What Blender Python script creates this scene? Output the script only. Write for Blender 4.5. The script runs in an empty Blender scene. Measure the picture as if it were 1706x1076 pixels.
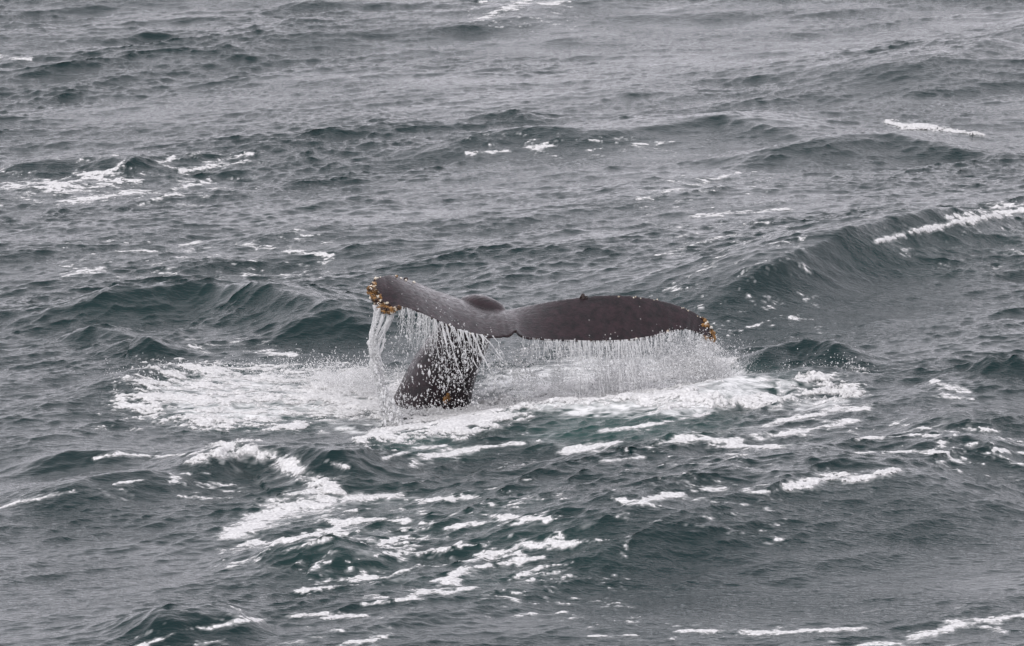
import bpy, bmesh, math, random
import numpy as np
from mathutils import Vector, Matrix

# ------------------------------------------------------------------ camera
SC = bpy.context.scene
PW, PH = 1706.0, 1076.0          # pixel frame used to read positions off the photograph
F = 9558.0                       # focal length in those pixels
H = 12.0                         # height of the ship's deck above the sea
PITCH = math.radians(9.0)
cam = bpy.data.cameras.new('camera')
camo = bpy.data.objects.new('camera', cam)
SC.collection.objects.link(camo)
camo.location = (0, 0, H)
camo.rotation_euler = (math.pi / 2 - PITCH, 0, 0)
cam.sensor_width = 36.0
cam.lens = 36.0 * F / PW
cam.clip_start = 0.5
cam.clip_end = 20000
SC.camera = camo
SC.render.resolution_x, SC.render.resolution_y = 1024, 646

# ------------------------------------------------------------------ sky, sun, exposure
SUN_EL, SUN_ROT = math.radians(40), math.radians(205)
world = bpy.data.worlds.new('World')
SC.world = world
world.use_nodes = True
wn, wl = world.node_tree.nodes, world.node_tree.links
wn.clear()
w_out = wn.new('ShaderNodeOutputWorld')
w_bg = wn.new('ShaderNodeBackground')
w_sky = wn.new('ShaderNodeTexSky')
w_sky.sky_type = 'NISHITA'
w_sky.sun_disc = False
w_sky.sun_elevation = SUN_EL
w_sky.sun_rotation = SUN_ROT
w_sky.dust_density = 4.0
w_hs = wn.new('ShaderNodeHueSaturation')
w_hs.inputs['Saturation'].default_value = 0.12
w_mix = wn.new('ShaderNodeMixRGB')
w_mix.inputs['Fac'].default_value = 0.75            # closed cloud deck over the clear sky
# the deck is thinner and brighter low down than overhead, all the way round
w_tc = wn.new('ShaderNodeTexCoord')
w_sep = wn.new('ShaderNodeSeparateXYZ')
wl.new(w_tc.outputs['Generated'], w_sep.inputs[0])
w_el = wn.new('ShaderNodeMapRange')
w_el.inputs['From Min'].default_value = 0.0
w_el.inputs['From Max'].default_value = 0.75
wl.new(w_sep.outputs['Z'], w_el.inputs['Value'])
w_deck = wn.new('ShaderNodeMixRGB')
w_deck.inputs['Color1'].default_value = (15.6, 15.1, 16.5, 1)
w_deck.inputs['Color2'].default_value = (10.4, 10.1, 11.0, 1)
wl.new(w_el.outputs[0], w_deck.inputs['Fac'])
wl.new(w_deck.outputs[0], w_mix.inputs['Color2'])
wl.new(w_sky.outputs[0], w_hs.inputs['Color'])
wl.new(w_hs.outputs[0], w_mix.inputs['Color1'])
wl.new(w_mix.outputs[0], w_bg.inputs['Color'])
w_bg.inputs['Strength'].default_value = 0.1
wl.new(w_bg.outputs[0], w_out.inputs['Surface'])

sun = bpy.data.lights.new('sun', 'SUN')
sun.energy = 1.1
sun.angle = math.radians(20)
sun.color = (1.0, 0.97, 0.93)
suno = bpy.data.objects.new('sun', sun)
SC.collection.objects.link(suno)
# SUN_ROT is measured clockwise from +Y (as the Sky Texture does): the sun stands behind the camera, to the left
sd = Vector((math.sin(SUN_ROT) * math.cos(SUN_EL), math.cos(SUN_ROT) * math.cos(SUN_EL), math.sin(SUN_EL)))
suno.rotation_euler = sd.to_track_quat('Z', 'Y').to_euler()
suno.location = (0, 0, 60)

SC.view_settings.view_transform = 'Standard'
SC.view_settings.look = 'None'
SC.view_settings.exposure = 0.0
SC.view_settings.gamma = 1.0
SC.view_settings.use_curve_mapping = False
SC.cycles.max_bounces = 8
SC.cycles.transparent_max_bounces = 24

# ------------------------------------------------------------------ helpers
rng = np.random.default_rng(11)
CP, SP = math.cos(PITCH), math.sin(PITCH)


def ray(px, py):
    a, b = px - PW / 2, PH / 2 - py
    return np.array([a + 0 * b, F * CP + b * SP + 0 * a, -F * SP + b * CP + 0 * a])


def at_y(px, py, y):
    """world point on the sight line of a pixel, at the distance y"""
    d = ray(np.asarray(px, float), np.asarray(py, float))
    t = y / d[1]
    return np.stack([d[0] * t, d[1] * t, H + d[2] * t], -1)


def at_z(px, py, z=0.0):
    d = ray(np.asarray(px, float), np.asarray(py, float))
    t = (z - H) / d[2]
    return np.stack([d[0] * t, d[1] * t, H + d[2] * t], -1)


def to_px(P):
    x, y, z = P[..., 0], P[..., 1], P[..., 2] - H
    dep = y * CP - z * SP
    v = y * SP + z * CP
    return PW / 2 + F * x / dep, PH / 2 - F * v / dep


def mesh_obj(name, verts, faces, mat=None, parent=None, smooth=True, attrs=None):
    """faces: (n,3) or (n,4) int array"""
    me = bpy.data.meshes.new(name)
    verts = np.asarray(verts, np.float32)
    faces = np.asarray(faces, np.int32)
    n, k = faces.shape
    me.vertices.add(len(verts))
    me.vertices.foreach_set('co', verts.ravel())
    me.loops.add(n * k)
    me.loops.foreach_set('vertex_index', faces.ravel())
    me.polygons.add(n)
    me.polygons.foreach_set('loop_start', np.arange(0, n * k, k, dtype=np.int32))
    me.polygons.foreach_set('use_smooth', np.full(n, smooth))
    if attrs:
        for an, av in attrs.items():
            at = me.attributes.new(an, 'FLOAT', 'POINT')
            at.data.foreach_set('value', np.asarray(av, np.float32).ravel())
    me.update(calc_edges=True)
    me.validate()
    if mat:
        me.materials.append(mat)
    o = bpy.data.objects.new(name, me)
    SC.collection.objects.link(o)
    if parent:
        o.parent = parent
    return o


def tag(o, label=None, cat=None, group=None, kind=None):
    for k, v in (('label', label), ('category', cat), ('group', group), ('kind', kind)):
        if v:
            o[k] = v
    return o


def bilin(T, fx, fy):
    """periodic bilinear look-up of tile T at fractional indices"""
    n, m = T.shape
    ix, iy = np.floor(fx).astype(np.int64), np.floor(fy).astype(np.int64)
    tx, ty = (fx - ix).astype(np.float32), (fy - iy).astype(np.float32)
    ix0, iy0 = ix % m, iy % n
    ix1, iy1 = (ix0 + 1) % m, (iy0 + 1) % n
    return (T[iy0, ix0] * (1 - tx) + T[iy0, ix1] * tx) * (1 - ty) + (T[iy1, ix0] * (1 - tx) + T[iy1, ix1] * tx) * ty


def kgrid(N, L):
    k = np.fft.fftfreq(N, L / N) * 2 * np.pi
    return np.meshgrid(k, k)


def wave_tile(N, L, lam_lo, lam_hi, slope, wind, spread, seed):
    """height and choppy offsets of a wind sea holding wavelengths lam_lo..lam_hi"""
    r = np.random.default_rng(seed)
    KX, KY = kgrid(N, L)
    K = np.hypot(KX, KY)
    K[0, 0] = 1
    k0, k1 = 2 * np.pi / lam_hi, 2 * np.pi / lam_lo
    band = 1 / (1 + (k0 / K) ** 8) / (1 + (K / k1) ** 8)
    cosw = (KX * math.cos(wind) + KY * math.sin(wind)) / K
    D = np.abs(cosw) ** spread + 0.06
    A = K ** -2.0 * np.sqrt(band * D)
    A[0, 0] = 0
    h = A * (r.standard_normal((N, N)) + 1j * r.standard_normal((N, N)))
    sx = np.fft.ifft2(1j * KX * h).real
    sy = np.fft.ifft2(1j * KY * h).real
    s = math.sqrt((sx ** 2 + sy ** 2).mean())
    h *= slope / s
    z = np.fft.ifft2(h).real
    # keep every wave mirrored so that height and chop belong to one real field
    zf = np.fft.fft2(z)
    dx = np.fft.ifft2(1j * KX / K * zf).real
    dy = np.fft.ifft2(1j * KY / K * zf).real
    return z.astype(np.float32), dx.astype(np.float32), dy.astype(np.float32)


def noise_tile(N, L, lam_lo, lam_hi, beta, seed, stretch=1.0, ang=0.0):
    """random field of unit variance, wavelengths lam_lo..lam_hi, stretched along the angle ang"""
    r = np.random.default_rng(seed)
    KX, KY = kgrid(N, L)
    a = KX * math.cos(ang) + KY * math.sin(ang)
    b = -KX * math.sin(ang) + KY * math.cos(ang)
    K = np.hypot(a * stretch, b)
    K[0, 0] = 1
    k0, k1 = 2 * np.pi / lam_hi, 2 * np.pi / lam_lo
    A = K ** -beta / np.sqrt(1 + (k0 / K) ** 6) / np.sqrt(1 + (K / k1) ** 6)
    A[0, 0] = 0
    z = np.fft.ifft2(A * (r.standard_normal((N, N)) + 1j * r.standard_normal((N, N)))).real
    return (z / z.std()).astype(np.float32), L


def nz(tile, x, y):
    T, L = tile
    s = T.shape[0] / L
    return bilin(T, x * s, y * s)


def smooth_line(pts, n=120, passes=3):
    p = np.asarray(pts, float)
    d = np.r_[0, np.cumsum(np.hypot(*np.diff(p[:, :2], axis=0).T))]
    t = np.linspace(0, d[-1], n)
    q = np.stack([np.interp(t, d, p[:, i]) for i in range(p.shape[1])], -1)
    k = max(1, n // 24)
    ker = np.ones(2 * k + 1) / (2 * k + 1)
    for _ in range(passes):
        pad = np.concatenate([2 * q[:1] - q[k:0:-1], q, 2 * q[-1:] - q[-2:-k - 2:-1]])
        q = np.stack([np.convolve(pad[:, i], ker, 'valid') for i in range(q.shape[1])], -1)
    return q


# ------------------------------------------------------------------ materials
def new_mat(name):
    m = bpy.data.materials.new(name)
    m.use_nodes = True
    nt = m.node_tree
    b = nt.nodes['Principled BSDF']
    return m, nt.nodes, nt.links, b


def mat_sea():
    m, N, L, b = new_mat('sea_water')
    geo = N.new('ShaderNodeNewGeometry')
    aer = N.new('ShaderNodeAttribute'); aer.attribute_name = 'aerated'
    fo = N.new('ShaderNodeAttribute'); fo.attribute_name = 'foam_film'
    col = N.new('ShaderNodeMixRGB')
    col.inputs['Color1'].default_value = (0.0004, 0.0165, 0.0175, 1)
    col.inputs['Color2'].default_value = (0.011, 0.052, 0.046, 1)
    L.new(aer.outputs['Fac'], col.inputs['Fac'])
    L.new(col.outputs[0], b.inputs['Base Color'])
    b.inputs['IOR'].default_value = 1.333
    b.inputs['Roughness'].default_value = 0.09
    # capillary ripples, stretched along the wave crests
    mp = N.new('ShaderNodeMapping')
    mp.inputs['Rotation'].default_value = (0, 0, math.radians(-44))
    mp.inputs['Scale'].default_value = (0.35, 1.0, 1.0)
    L.new(geo.outputs['Position'], mp.inputs['Vector'])
    n1 = N.new('ShaderNodeTexNoise')
    n1.inputs['Scale'].default_value = 19
    n1.inputs['Detail'].default_value = 3
    n1.inputs['Roughness'].default_value = 0.62
    n1.inputs['Distortion'].default_value = 0.4
    L.new(mp.outputs[0], n1.inputs['Vector'])
    # gusts: patches where the ripples are stronger or weaker
    n2 = N.new('ShaderNodeTexNoise')
    n2.inputs['Scale'].default_value = 0.55
    n2.inputs['Detail'].default_value = 3
    L.new(mp.outputs[0], n2.inputs['Vector'])
    rm = N.new('ShaderNodeMapRange')
    rm.inputs['From Min'].default_value = 0.35
    rm.inputs['From Max'].default_value = 0.65
    rm.inputs['To Min'].default_value = 0.3
    rm.inputs['To Max'].default_value = 0.85
    L.new(n2.outputs['Fac'], rm.inputs['Value'])
    bp = N.new('ShaderNodeBump')
    bp.inputs['Distance'].default_value = 0.03
    L.new(rm.outputs[0], bp.inputs['Strength'])
    L.new(n1.outputs['Fac'], bp.inputs['Height'])
    L.new(bp.outputs[0], b.inputs['Normal'])
    # thin film of bubbles
    df = N.new('ShaderNodeBsdfDiffuse')
    df.inputs['Color'].default_value = (0.78, 0.79, 0.79, 1)
    ms = N.new('ShaderNodeMixShader')
    n3 = N.new('ShaderNodeTexNoise')
    n3.inputs['Scale'].default_value = 7
    n3.inputs['Detail'].default_value = 6
    n3.inputs['Roughness'].default_value = 0.68
    n3.inputs['Distortion'].default_value = 0.6
    L.new(mp.outputs[0], n3.inputs['Vector'])
    r3 = N.new('ShaderNodeMapRange')
    r3.inputs['From Min'].default_value = 0.38
    r3.inputs['From Max'].default_value = 0.62
    r3.inputs['To Min'].default_value = 0.35
    r3.inputs['To Max'].default_value = 1.35
    L.new(n3.outputs['Fac'], r3.inputs['Value'])
    fm = N.new('ShaderNodeMath'); fm.operation = 'MULTIPLY'; fm.use_clamp = True
    L.new(fo.outputs['Fac'], fm.inputs[0]); L.new(r3.outputs[0], fm.inputs[1])
    L.new(fm.outputs[0], ms.inputs['Fac'])
    L.new(b.outputs[0], ms.inputs[1])
    L.new(df.outputs[0], ms.inputs[2])
    L.new(ms.outputs[0], N['Material Output'].inputs['Surface'])
    return m


def mat_foam():
    m, N, L, b = new_mat('sea_foam')
    b.inputs['Base Color'].default_value = (0.84, 0.84, 0.84, 1)
    b.inputs['Roughness'].default_value = 0.6
    b.inputs['Specular IOR Level'].default_value = 0.2
    geo = N.new('ShaderNodeNewGeometry')
    n1 = N.new('ShaderNodeTexNoise')
    n1.inputs['Scale'].default_value = 30
    n1.inputs['Detail'].default_value = 4
    L.new(geo.outputs['Position'], n1.inputs['Vector'])
    cr = N.new('ShaderNodeMapRange')
    cr.inputs['From Min'].default_value = 0.3
    cr.inputs['From Max'].default_value = 0.65
    cr.inputs['To Min'].default_value = 0.5
    cr.inputs['To Max'].default_value = 0.8
    L.new(n1.outputs['Fac'], cr.inputs['Value'])
    cc = N.new('ShaderNodeCombineColor')
    for i in range(3):
        L.new(cr.outputs[0], cc.inputs[i])
    L.new(cc.outputs[0], b.inputs['Base Color'])
    bp = N.new('ShaderNodeBump')
    bp.inputs['Distance'].default_value = 0.02
    bp.inputs['Strength'].default_value = 0.5
    L.new(n1.outputs['Fac'], bp.inputs['Height'])
    L.new(bp.outputs[0], b.inputs['Normal'])
    # thin foam lets the water through
    at = N.new('ShaderNodeAttribute'); at.attribute_name = 'cover'
    n2 = N.new('ShaderNodeTexNoise')
    n2.inputs['Scale'].default_value = 16
    n2.inputs['Detail'].default_value = 5
    n2.inputs['Roughness'].default_value = 0.7
    L.new(geo.outputs['Position'], n2.inputs['Vector'])
    r2 = N.new('ShaderNodeMapRange')
    r2.inputs['From Min'].default_value = 0.3
    r2.inputs['From Max'].default_value = 0.7
    r2.inputs['To Min'].default_value = -0.35
    r2.inputs['To Max'].default_value = 0.25
    L.new(n2.outputs['Fac'], r2.inputs['Value'])
    ad = N.new('ShaderNodeMath'); ad.operation = 'ADD'
    L.new(at.outputs['Fac'], ad.inputs[0]); L.new(r2.outputs[0], ad.inputs[1])
    r3 = N.new('ShaderNodeMapRange')
    r3.interpolation_type = 'SMOOTHSTEP'
    r3.inputs['From Min'].default_value = -0.1
    r3.inputs['From Max'].default_value = 0.42
    L.new(ad.outputs[0], r3.inputs['Value'])
    tr = N.new('ShaderNodeBsdfTransparent')
    ms = N.new('ShaderNodeMixShader')
    L.new(r3.outputs[0], ms.inputs['Fac'])
    L.new(tr.outputs[0], ms.inputs[1])
    L.new(b.outputs[0], ms.inputs[2])
    L.new(ms.outputs[0], N['Material Output'].inputs['Surface'])
    return m


def mat_spray():
    m, N, L, b = new_mat('falling_water')
    b.inputs['Base Color'].default_value = (0.93, 0.93, 0.935, 1)
    b.inputs['Roughness'].default_value = 0.25
    tr = N.new('ShaderNodeBsdfTranslucent')
    tr.inputs['Color'].default_value = (0.95, 0.955, 0.955, 1)
    ms = N.new('ShaderNodeMixShader')
    ms.inputs['Fac'].default_value = 0.5
    L.new(b.outputs[0], ms.inputs[1])
    L.new(tr.outputs[0], ms.inputs[2])
    cl = N.new('ShaderNodeBsdfTransparent')          # clear water between the bright edges
    m2 = N.new('ShaderNodeMixShader')
    m2.inputs['Fac'].default_value = 0.12
    L.new(ms.outputs[0], m2.inputs[1])
    L.new(cl.outputs[0], m2.inputs[2])
    L.new(m2.outputs[0], N['Material Output'].inputs['Surface'])
    return m


def mat_skin():
    m, N, L, b = new_mat('whale_skin')
    tc = N.new('ShaderNodeTexCoord')
    n1 = N.new('ShaderNodeTexNoise')
    n1.inputs['Scale'].default_value = 10
    n1.inputs['Detail'].default_value = 7
    n1.inputs['Roughness'].default_value = 0.65
    L.new(tc.outputs['Object'], n1.inputs['Vector'])
    cr = N.new('ShaderNodeValToRGB')
    e = cr.color_ramp.elements
    e[0].position, e[0].color = 0.36, (0.007, 0.0048, 0.006, 1)
    e[1].position, e[1].color = 0.66, (0.030, 0.0155, 0.0195, 1)
    L.new(n1.outputs['Fac'], cr.inputs['Fac'])
    # pale flecks and scars
    vo = N.new('ShaderNodeTexVoronoi')
    vo.inputs['Scale'].default_value = 7
    vo.inputs['Randomness'].default_value = 1
    L.new(tc.outputs['Object'], vo.inputs['Vector'])
    lt = N.new('ShaderNodeMath'); lt.operation = 'LESS_THAN'
    lt.inputs[1].default_value = 0.055
    L.new(vo.outputs['Distance'], lt.inputs[0])
    mx = N.new('ShaderNodeMixRGB')
    mx.inputs['Color2'].default_value = (0.34, 0.32, 0.31, 1)
    L.new(lt.outputs[0], mx.inputs['Fac'])
    L.new(cr.outputs[0], mx.inputs['Color1'])
    L.new(mx.outputs[0], b.inputs['Base Color'])
    b.inputs['IOR'].default_value = 1.4
    n4 = N.new('ShaderNodeTexNoise')                 # running film of water: shinier and duller patches
    n4.inputs['Scale'].default_value = 16
    n4.inputs['Detail'].default_value = 5
    L.new(tc.outputs['Object'], n4.inputs['Vector'])
    rr_ = N.new('ShaderNodeMapRange')
    rr_.inputs['From Min'].default_value = 0.35
    rr_.inputs['From Max'].default_value = 0.65
    rr_.inputs['To Min'].default_value = 0.12
    rr_.inputs['To Max'].default_value = 0.42
    L.new(n4.outputs['Fac'], rr_.inputs['Value'])
    L.new(rr_.outputs[0], b.inputs['Roughness'])
    n2 = N.new('ShaderNodeTexNoise')
    n2.inputs['Scale'].default_value = 26
    n2.inputs['Detail'].default_value = 6
    L.new(tc.outputs['Object'], n2.inputs['Vector'])
    bp = N.new('ShaderNodeBump')
    bp.inputs['Distance'].default_value = 0.012
    bp.inputs['Strength'].default_value = 0.45
    L.new(n2.outputs['Fac'], bp.inputs['Height'])
    L.new(bp.outputs[0], b.inputs['Normal'])
    return m


def mat_barnacle(name, c1, c2):
    m, N, L, b = new_mat(name)
    tc = N.new('ShaderNodeTexCoord')
    n1 = N.new('ShaderNodeTexNoise')
    n1.inputs['Scale'].default_value = 30
    L.new(tc.outputs['Object'], n1.inputs['Vector'])
    oi = N.new('ShaderNodeObjectInfo')
    ad = N.new('ShaderNodeMath'); ad.operation = 'ADD'
    L.new(n1.outputs['Fac'], ad.inputs[0])
    L.new(oi.outputs['Random'], ad.inputs[1])
    ml = N.new('ShaderNodeMath'); ml.operation = 'MULTIPLY'
    ml.inputs[1].default_value = 0.66
    L.new(ad.outputs[0], ml.inputs[0])
    cr = N.new('ShaderNodeValToRGB')
    cr.color_ramp.elements[0].color = c1 + (1,)
    cr.color_ramp.elements[1].color = c2 + (1,)
    cr.color_ramp.elements[0].position = 0.3
    cr.color_ramp.elements[1].position = 0.9
    L.new(ml.outputs[0], cr.inputs['Fac'])
    L.new(cr.outputs[0], b.inputs['Base Color'])
    b.inputs['Roughness'].default_value = 0.24
    return m


M_SEA, M_FOAM, M_SPRAY, M_SKIN = mat_sea(), mat_foam(), mat_spray(), mat_skin()
M_BARN = mat_barnacle('barnacle_shell', (0.016, 0.008, 0.004), (0.30, 0.155, 0.048))
M_PALE = mat_barnacle('pale_barnacle_shell', (0.45, 0.36, 0.25), (0.8, 0.76, 0.68))
M_DARK = mat_barnacle('dark_barnacle_shell', (0.01, 0.006, 0.005), (0.04, 0.02, 0.015))

# ------------------------------------------------------------------ the sea
# waves run towards the camera and to the right: their crests climb to the right in the picture
WIND = math.radians(-46)
tileC = (wave_tile(512, 300.0, 6.0, 60.0, 0.11, WIND, 14, 1), 300.0)
tileA = (wave_tile(1024, 96.0, 0.8, 4.0, 0.085, WIND, 9, 2), 96.0)
tileB = (wave_tile(1024, 21.0, 0.12, 0.8, 0.138, WIND - .08, 5, 5), 21.0)

# crest lines read off the photograph: (pixel points, height, width of front slope, width of back slope)
tileD = (wave_tile(1024, 15.0, 0.06, 0.30, 0.15, WIND - .1, 4, 9), 15.0)

RIDGES = [
    ([(1080, 492), (1300, 442), (1460, 397), (1600, 364), (1760, 335)], .66, .50, 1.8),
    ([(-60, 508), (60, 492), (150, 488), (345, 472), (430, 490), (560, 522), (620, 540)], .42, .55, 1.3),
    ([(1205, 622), (1260, 612), (1310, 602), (1370, 604), (1430, 625)], .30, .32, .6),
    ([(820, 930), (1050, 872), (1300, 836), (1500, 808), (1740, 780)], .40, 1.3, 2.2),
    ([(650, 218), (850, 190), (1000, 192), (1200, 172), (1300, 185), (1420, 208)], .26, .7, 1.6),
    ([(300, 792), (370, 752), (470, 752), (560, 775), (660, 792)], .32, .45, .9),
    ([(1380, 112), (1550, 82), (1740, 48)], .34, 1.3, 2.6),
    ([(1080, 240), (1300, 226), (1480, 205), (1600, 218), (1740, 236)], .24, .6, 1.3),
    ([(-40, 236), (150, 224), (280, 238)], .2, .6, 1.2),
    ([(1560, 752), (1620, 724), (1720, 738)], .18, .4, .7),
    ([(440, 945), (530, 928), (620, 955)], .22, .35, .6),
    ([(60, 842), (150, 812), (330, 790)], .2, .5, .9),
    ([(200, 1068), (310, 1052), (470, 1044)], .2, .35, .7),
    ([(870, 800), (925, 786), (990, 800)], .10, .25, .4),
    ([(780, 176), (840, 166), (900, 176)], .14, .25, .5),
    ([(690, 726), (770, 702), (870, 692), (1050, 690), (1260, 694), (1330, 700)], .16, .30, .6),
    ([(195, 672), (225, 640), (300, 620), (420, 622)], .18, .3, .5),
    ([(440, 566), (560, 556), (640, 564)], .16, .3, .6),
    ([(100, 560), (160, 552), (230, 566)], .18, .3, .6),
    ([(170, 590), (220, 578), (270, 596)], .2, .28, .5),
    ([(1620, 655), (1670, 645), (1720, 655)], .16, .22, .4),
    ([(1480, 800), (1600, 776), (1720, 790)], .15, .3, .6),
    ([(500, 335), (590, 318), (660, 325)], .1, .35, .7),
    ([(0, 772), (120, 764), (250, 768)], .15, .3, .6),
    ([(1080, 690), (1300, 655), (1470, 640)], .2, .5, .8),
]


def macro(x, y):
    z = np.zeros_like(x)
    for pts, h, wf, wb in RIDGES:
        p = np.array(pts, float)
        w = at_z(p[:, 0], p[:, 1], h * 0.9)[:, :2]
        q = smooth_line(w, 90, 2)
        pad = 3.2 * wb
        bb = (x > q[:, 0].min() - pad) & (x < q[:, 0].max() + pad) & (y > q[:, 1].min() - pad) & (y < q[:, 1].max() + pad)
        if not bb.any():
            continue
        xx, yy = x[bb], y[bb]
        dmin = np.full(xx.shape, 1e9)
        sgn = np.zeros(xx.shape)
        tt = np.zeros(xx.shape)
        for i in range(len(q) - 1):
            a, d = q[i], q[i + 1] - q[i]
            l2 = d @ d
            t = np.clip(((xx - a[0]) * d[0] + (yy - a[1]) * d[1]) / l2, 0, 1)
            ex, ey = xx - a[0] - t * d[0], yy - a[1] - t * d[1]
            dd = ex * ex + ey * ey
            k = dd < dmin
            dmin = np.where(k, dd, dmin)
            sgn = np.where(k, ey * d[0] - ex * d[1], sgn)
            tt = np.where(k, (i + t) / (len(q) - 1), tt)
        dist = np.sqrt(dmin)
        wd = np.where(sgn < 0, wf, wb)
        r = dist / wd
        prof = np.where(sgn < 0, np.exp(-r ** 1.3), np.exp(-r ** 1.7))
        env = np.clip(tt / .36, 0, 1) * np.clip((1 - tt) / .3, 0, 1)
        env = env * env * (3 - 2 * env)
        z[bb] += h * prof * env
    return z


def smoothstep(a, b, x):
    t = np.clip((x - a) / (b - a), 0, 1)
    return t * t * (3 - 2 * t)


def axis(lo, hi, step_fn, grow, far_lo, far_hi):
    a = [lo]
    while a[-1] < hi:
        a.append(a[-1] + step_fn(a[-1]))
    s = step_fn(a[-1])
    up = []
    v = a[-1]
    while v < far_hi:
        s *= grow
        v += s
        up.append(v)
    s = step_fn(lo)
    dn = []
    v = lo
    while v > far_lo:
        s *= grow
        v -= s
        dn.append(v)
    return np.array(dn[::-1] + a + up)


XS = axis(-13.2, 13.2, lambda v: 0.027 if abs(v) < 11.3 else 0.04, 1.09, -5000, 5000)
YS = axis(53.0, 126.0, lambda v: 0.027 * (v / 60) ** 1.7, 1.09, -2500, 7000)
NX, NY = len(XS), len(YS)
U, V = np.meshgrid(XS, YS)
U = U.astype(np.float64); V = V.astype(np.float64)
sx = np.gradient(XS)[None, :]
sy = np.gradient(YS)[:, None]
SPC = np.maximum(sx, sy)
P = np.stack([U, V, np.zeros_like(U)], -1)
# gusts and slicks: the short waves come in groups, with smooth water between them
gust = noise_tile(512, 80.0, 1.6, 14.0, 1.5, 31, 2.2, WIND + math.pi / 2)
GUST = np.exp(.34 * nz(gust, U, V) - .04).clip(.4, 1.75)
for gpx, gpy, grx, gry, gk in ((300, 520, 2.6, 3.5, .9), (100, 530, 2.0, 3.0, .7), (1580, 430, 2.0, 4.0, .55), (1350, 620, 1.2, 2.5, .7)):
    gc = at_z(gpx, gpy)
    GUST = GUST + gk * np.exp(-((U - gc[0]) / grx) ** 2 - ((V - gc[1]) / gry) ** 2) * np.clip(1.7 - GUST, 0, 1)
inview = smoothstep(16, 10, np.abs(U)) * smoothstep(46, 54, V) * smoothstep(150, 126, V)
for (tiles, Lt), chop, w in (
        (tileC, 0.8, (1 - 0.5 * inview) * smoothstep(5.0, 1.5, SPC)),
        (tileA, 1.6, smoothstep(0.8, 0.2, SPC) * (.4 + .6 * GUST)),
        (tileB, 1.5, smoothstep(0.14, 0.05, SPC) * GUST),
        (tileD, 1.2, smoothstep(0.14, 0.06, SPC) * GUST ** .6)):
    n = tiles[0].shape[0]
    fx, fy = U * n / Lt, V * n / Lt
    P[..., 2] += w * bilin(tiles[0], fx, fy)
    P[..., 0] += w * chop * bilin(tiles[1], fx, fy)
    P[..., 1] += w * chop * bilin(tiles[2], fx, fy)
    # shallower background waves where a crest of the photograph stands are left as they are
zm = macro(P[..., 0], P[..., 1])
P[..., 2] += zm
# the water the tail stock rises from is pressed flat
calm = np.exp(-(((P[..., 0] + .95) / 1.1) ** 2 + ((P[..., 1] - 69.2) / 1.6) ** 2))
P[..., 2] = P[..., 2] * (1 - .75 * calm) - .07 * calm
GX, GY = to_px(P)
front = P[..., 1] * CP - (P[..., 2] - H) * SP > 5
GX = np.where(front, GX, -1e5); GY = np.where(front, GY, -1e5)

nA = noise_tile(1024, 26.0, 0.06, 0.9, 1.2, 21, 1.6, math.radians(24))
nB = noise_tile(1024, 26.0, 0.03, 0.25, 1.0, 22, 2.0, math.radians(15))
nC = noise_tile(512, 40.0, 0.5, 4.0, 1.6, 23)
nE = noise_tile(512, 30.0, 0.25, 1.2, 1.8, 25)
nL = noise_tile(1024, 26.0, 0.14, 1.1, 1.7, 41, 1.7, math.radians(24))
nF = noise_tile(1024, 12.0, 0.02, 0.12, 0.6, 26)
nD = noise_tile(1024, 20.0, 0.04, 0.5, 1.2, 24, 0.35, 0.0)


def stroke_field(gx, gy, strokes, xs=0.55):
    """1 on the stroke's spine, 0 at its edge, negative outside"""
    best = np.full(gx.shape, -9.0)
    for pts in strokes:
        p = np.array(pts, float)                 # px, py, halfwidth
        for i in range(len(p) - 1):
            a, b = p[i], p[i + 1]
            wmax = max(a[2], b[2]) * 3
            bb = (gx > min(a[0], b[0]) - wmax / xs) & (gx < max(a[0], b[0]) + wmax / xs) & \
                 (gy > min(a[1], b[1]) - wmax) & (gy < max(a[1], b[1]) + wmax)
            if not bb.any():
                continue
            X, Y = gx[bb] * xs, gy[bb]
            d = np.array([(b[0] - a[0]) * xs, b[1] - a[1]])
            t = np.clip(((X - a[0] * xs) * d[0] + (Y - a[1]) * d[1]) / (d @ d + 1e-9), 0, 1)
            e = np.hypot(X - a[0] * xs - t * d[0], Y - a[1] - t * d[1])
            w = a[2] + t * (b[2] - a[2])
            best[bb] = np.maximum(best[bb], 1 - e / w)
    return best


def ellipse_field(gx, gy, cx, cy, rx, ry):
    return 1 - np.hypot((gx - cx) / rx, (gy - cy) / ry)


# thin film of bubbles and aerated water round the whale
film = np.zeros_like(U)
near = (np.abs(U) < 11.3) & (V > 53) & (V < 127)
gx, gy, uu, vv = GX[near], GY[near], P[..., 0][near], P[..., 1][near]
f = np.zeros(gx.shape)
washes = [(430, 660, 250, 58, 1.15), (600, 655, 120, 40, 1.2), (640, 700, 170, 45, .7), (1050, 645, 320, 66, 1.35), (1320, 660, 140, 40, .8),
          (760, 690, 180, 40, .7), (700, 900, 420, 110, .28), (480, 800, 160, 60, .25), (1250, 725, 260, 32, .35),
          (1000, 740, 120, 20, .25), (180, 300, 220, 40, .2), (1600, 720, 120, 40, .3)]
for cx, cy, rx, ry, s in washes:
    e = np.clip(ellipse_field(gx, gy, cx, cy, rx, ry), 0, 1)
    f = np.maximum(f, s * smoothstep(0, .5, e))
tex = 0.5 + 0.35 * nz(nA, uu, vv) + 0.2 * nz(nB, uu, vv)
film[near] = np.clip(smoothstep(0.35, 1.1, f * 0.95 + (tex - 0.5) * 0.75 * (f > 0.02)), 0, 1) * np.clip(f * 1.2, 0, .9)
aer = np.zeros_like(U)
a = np.zeros(gx.shape)
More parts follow.
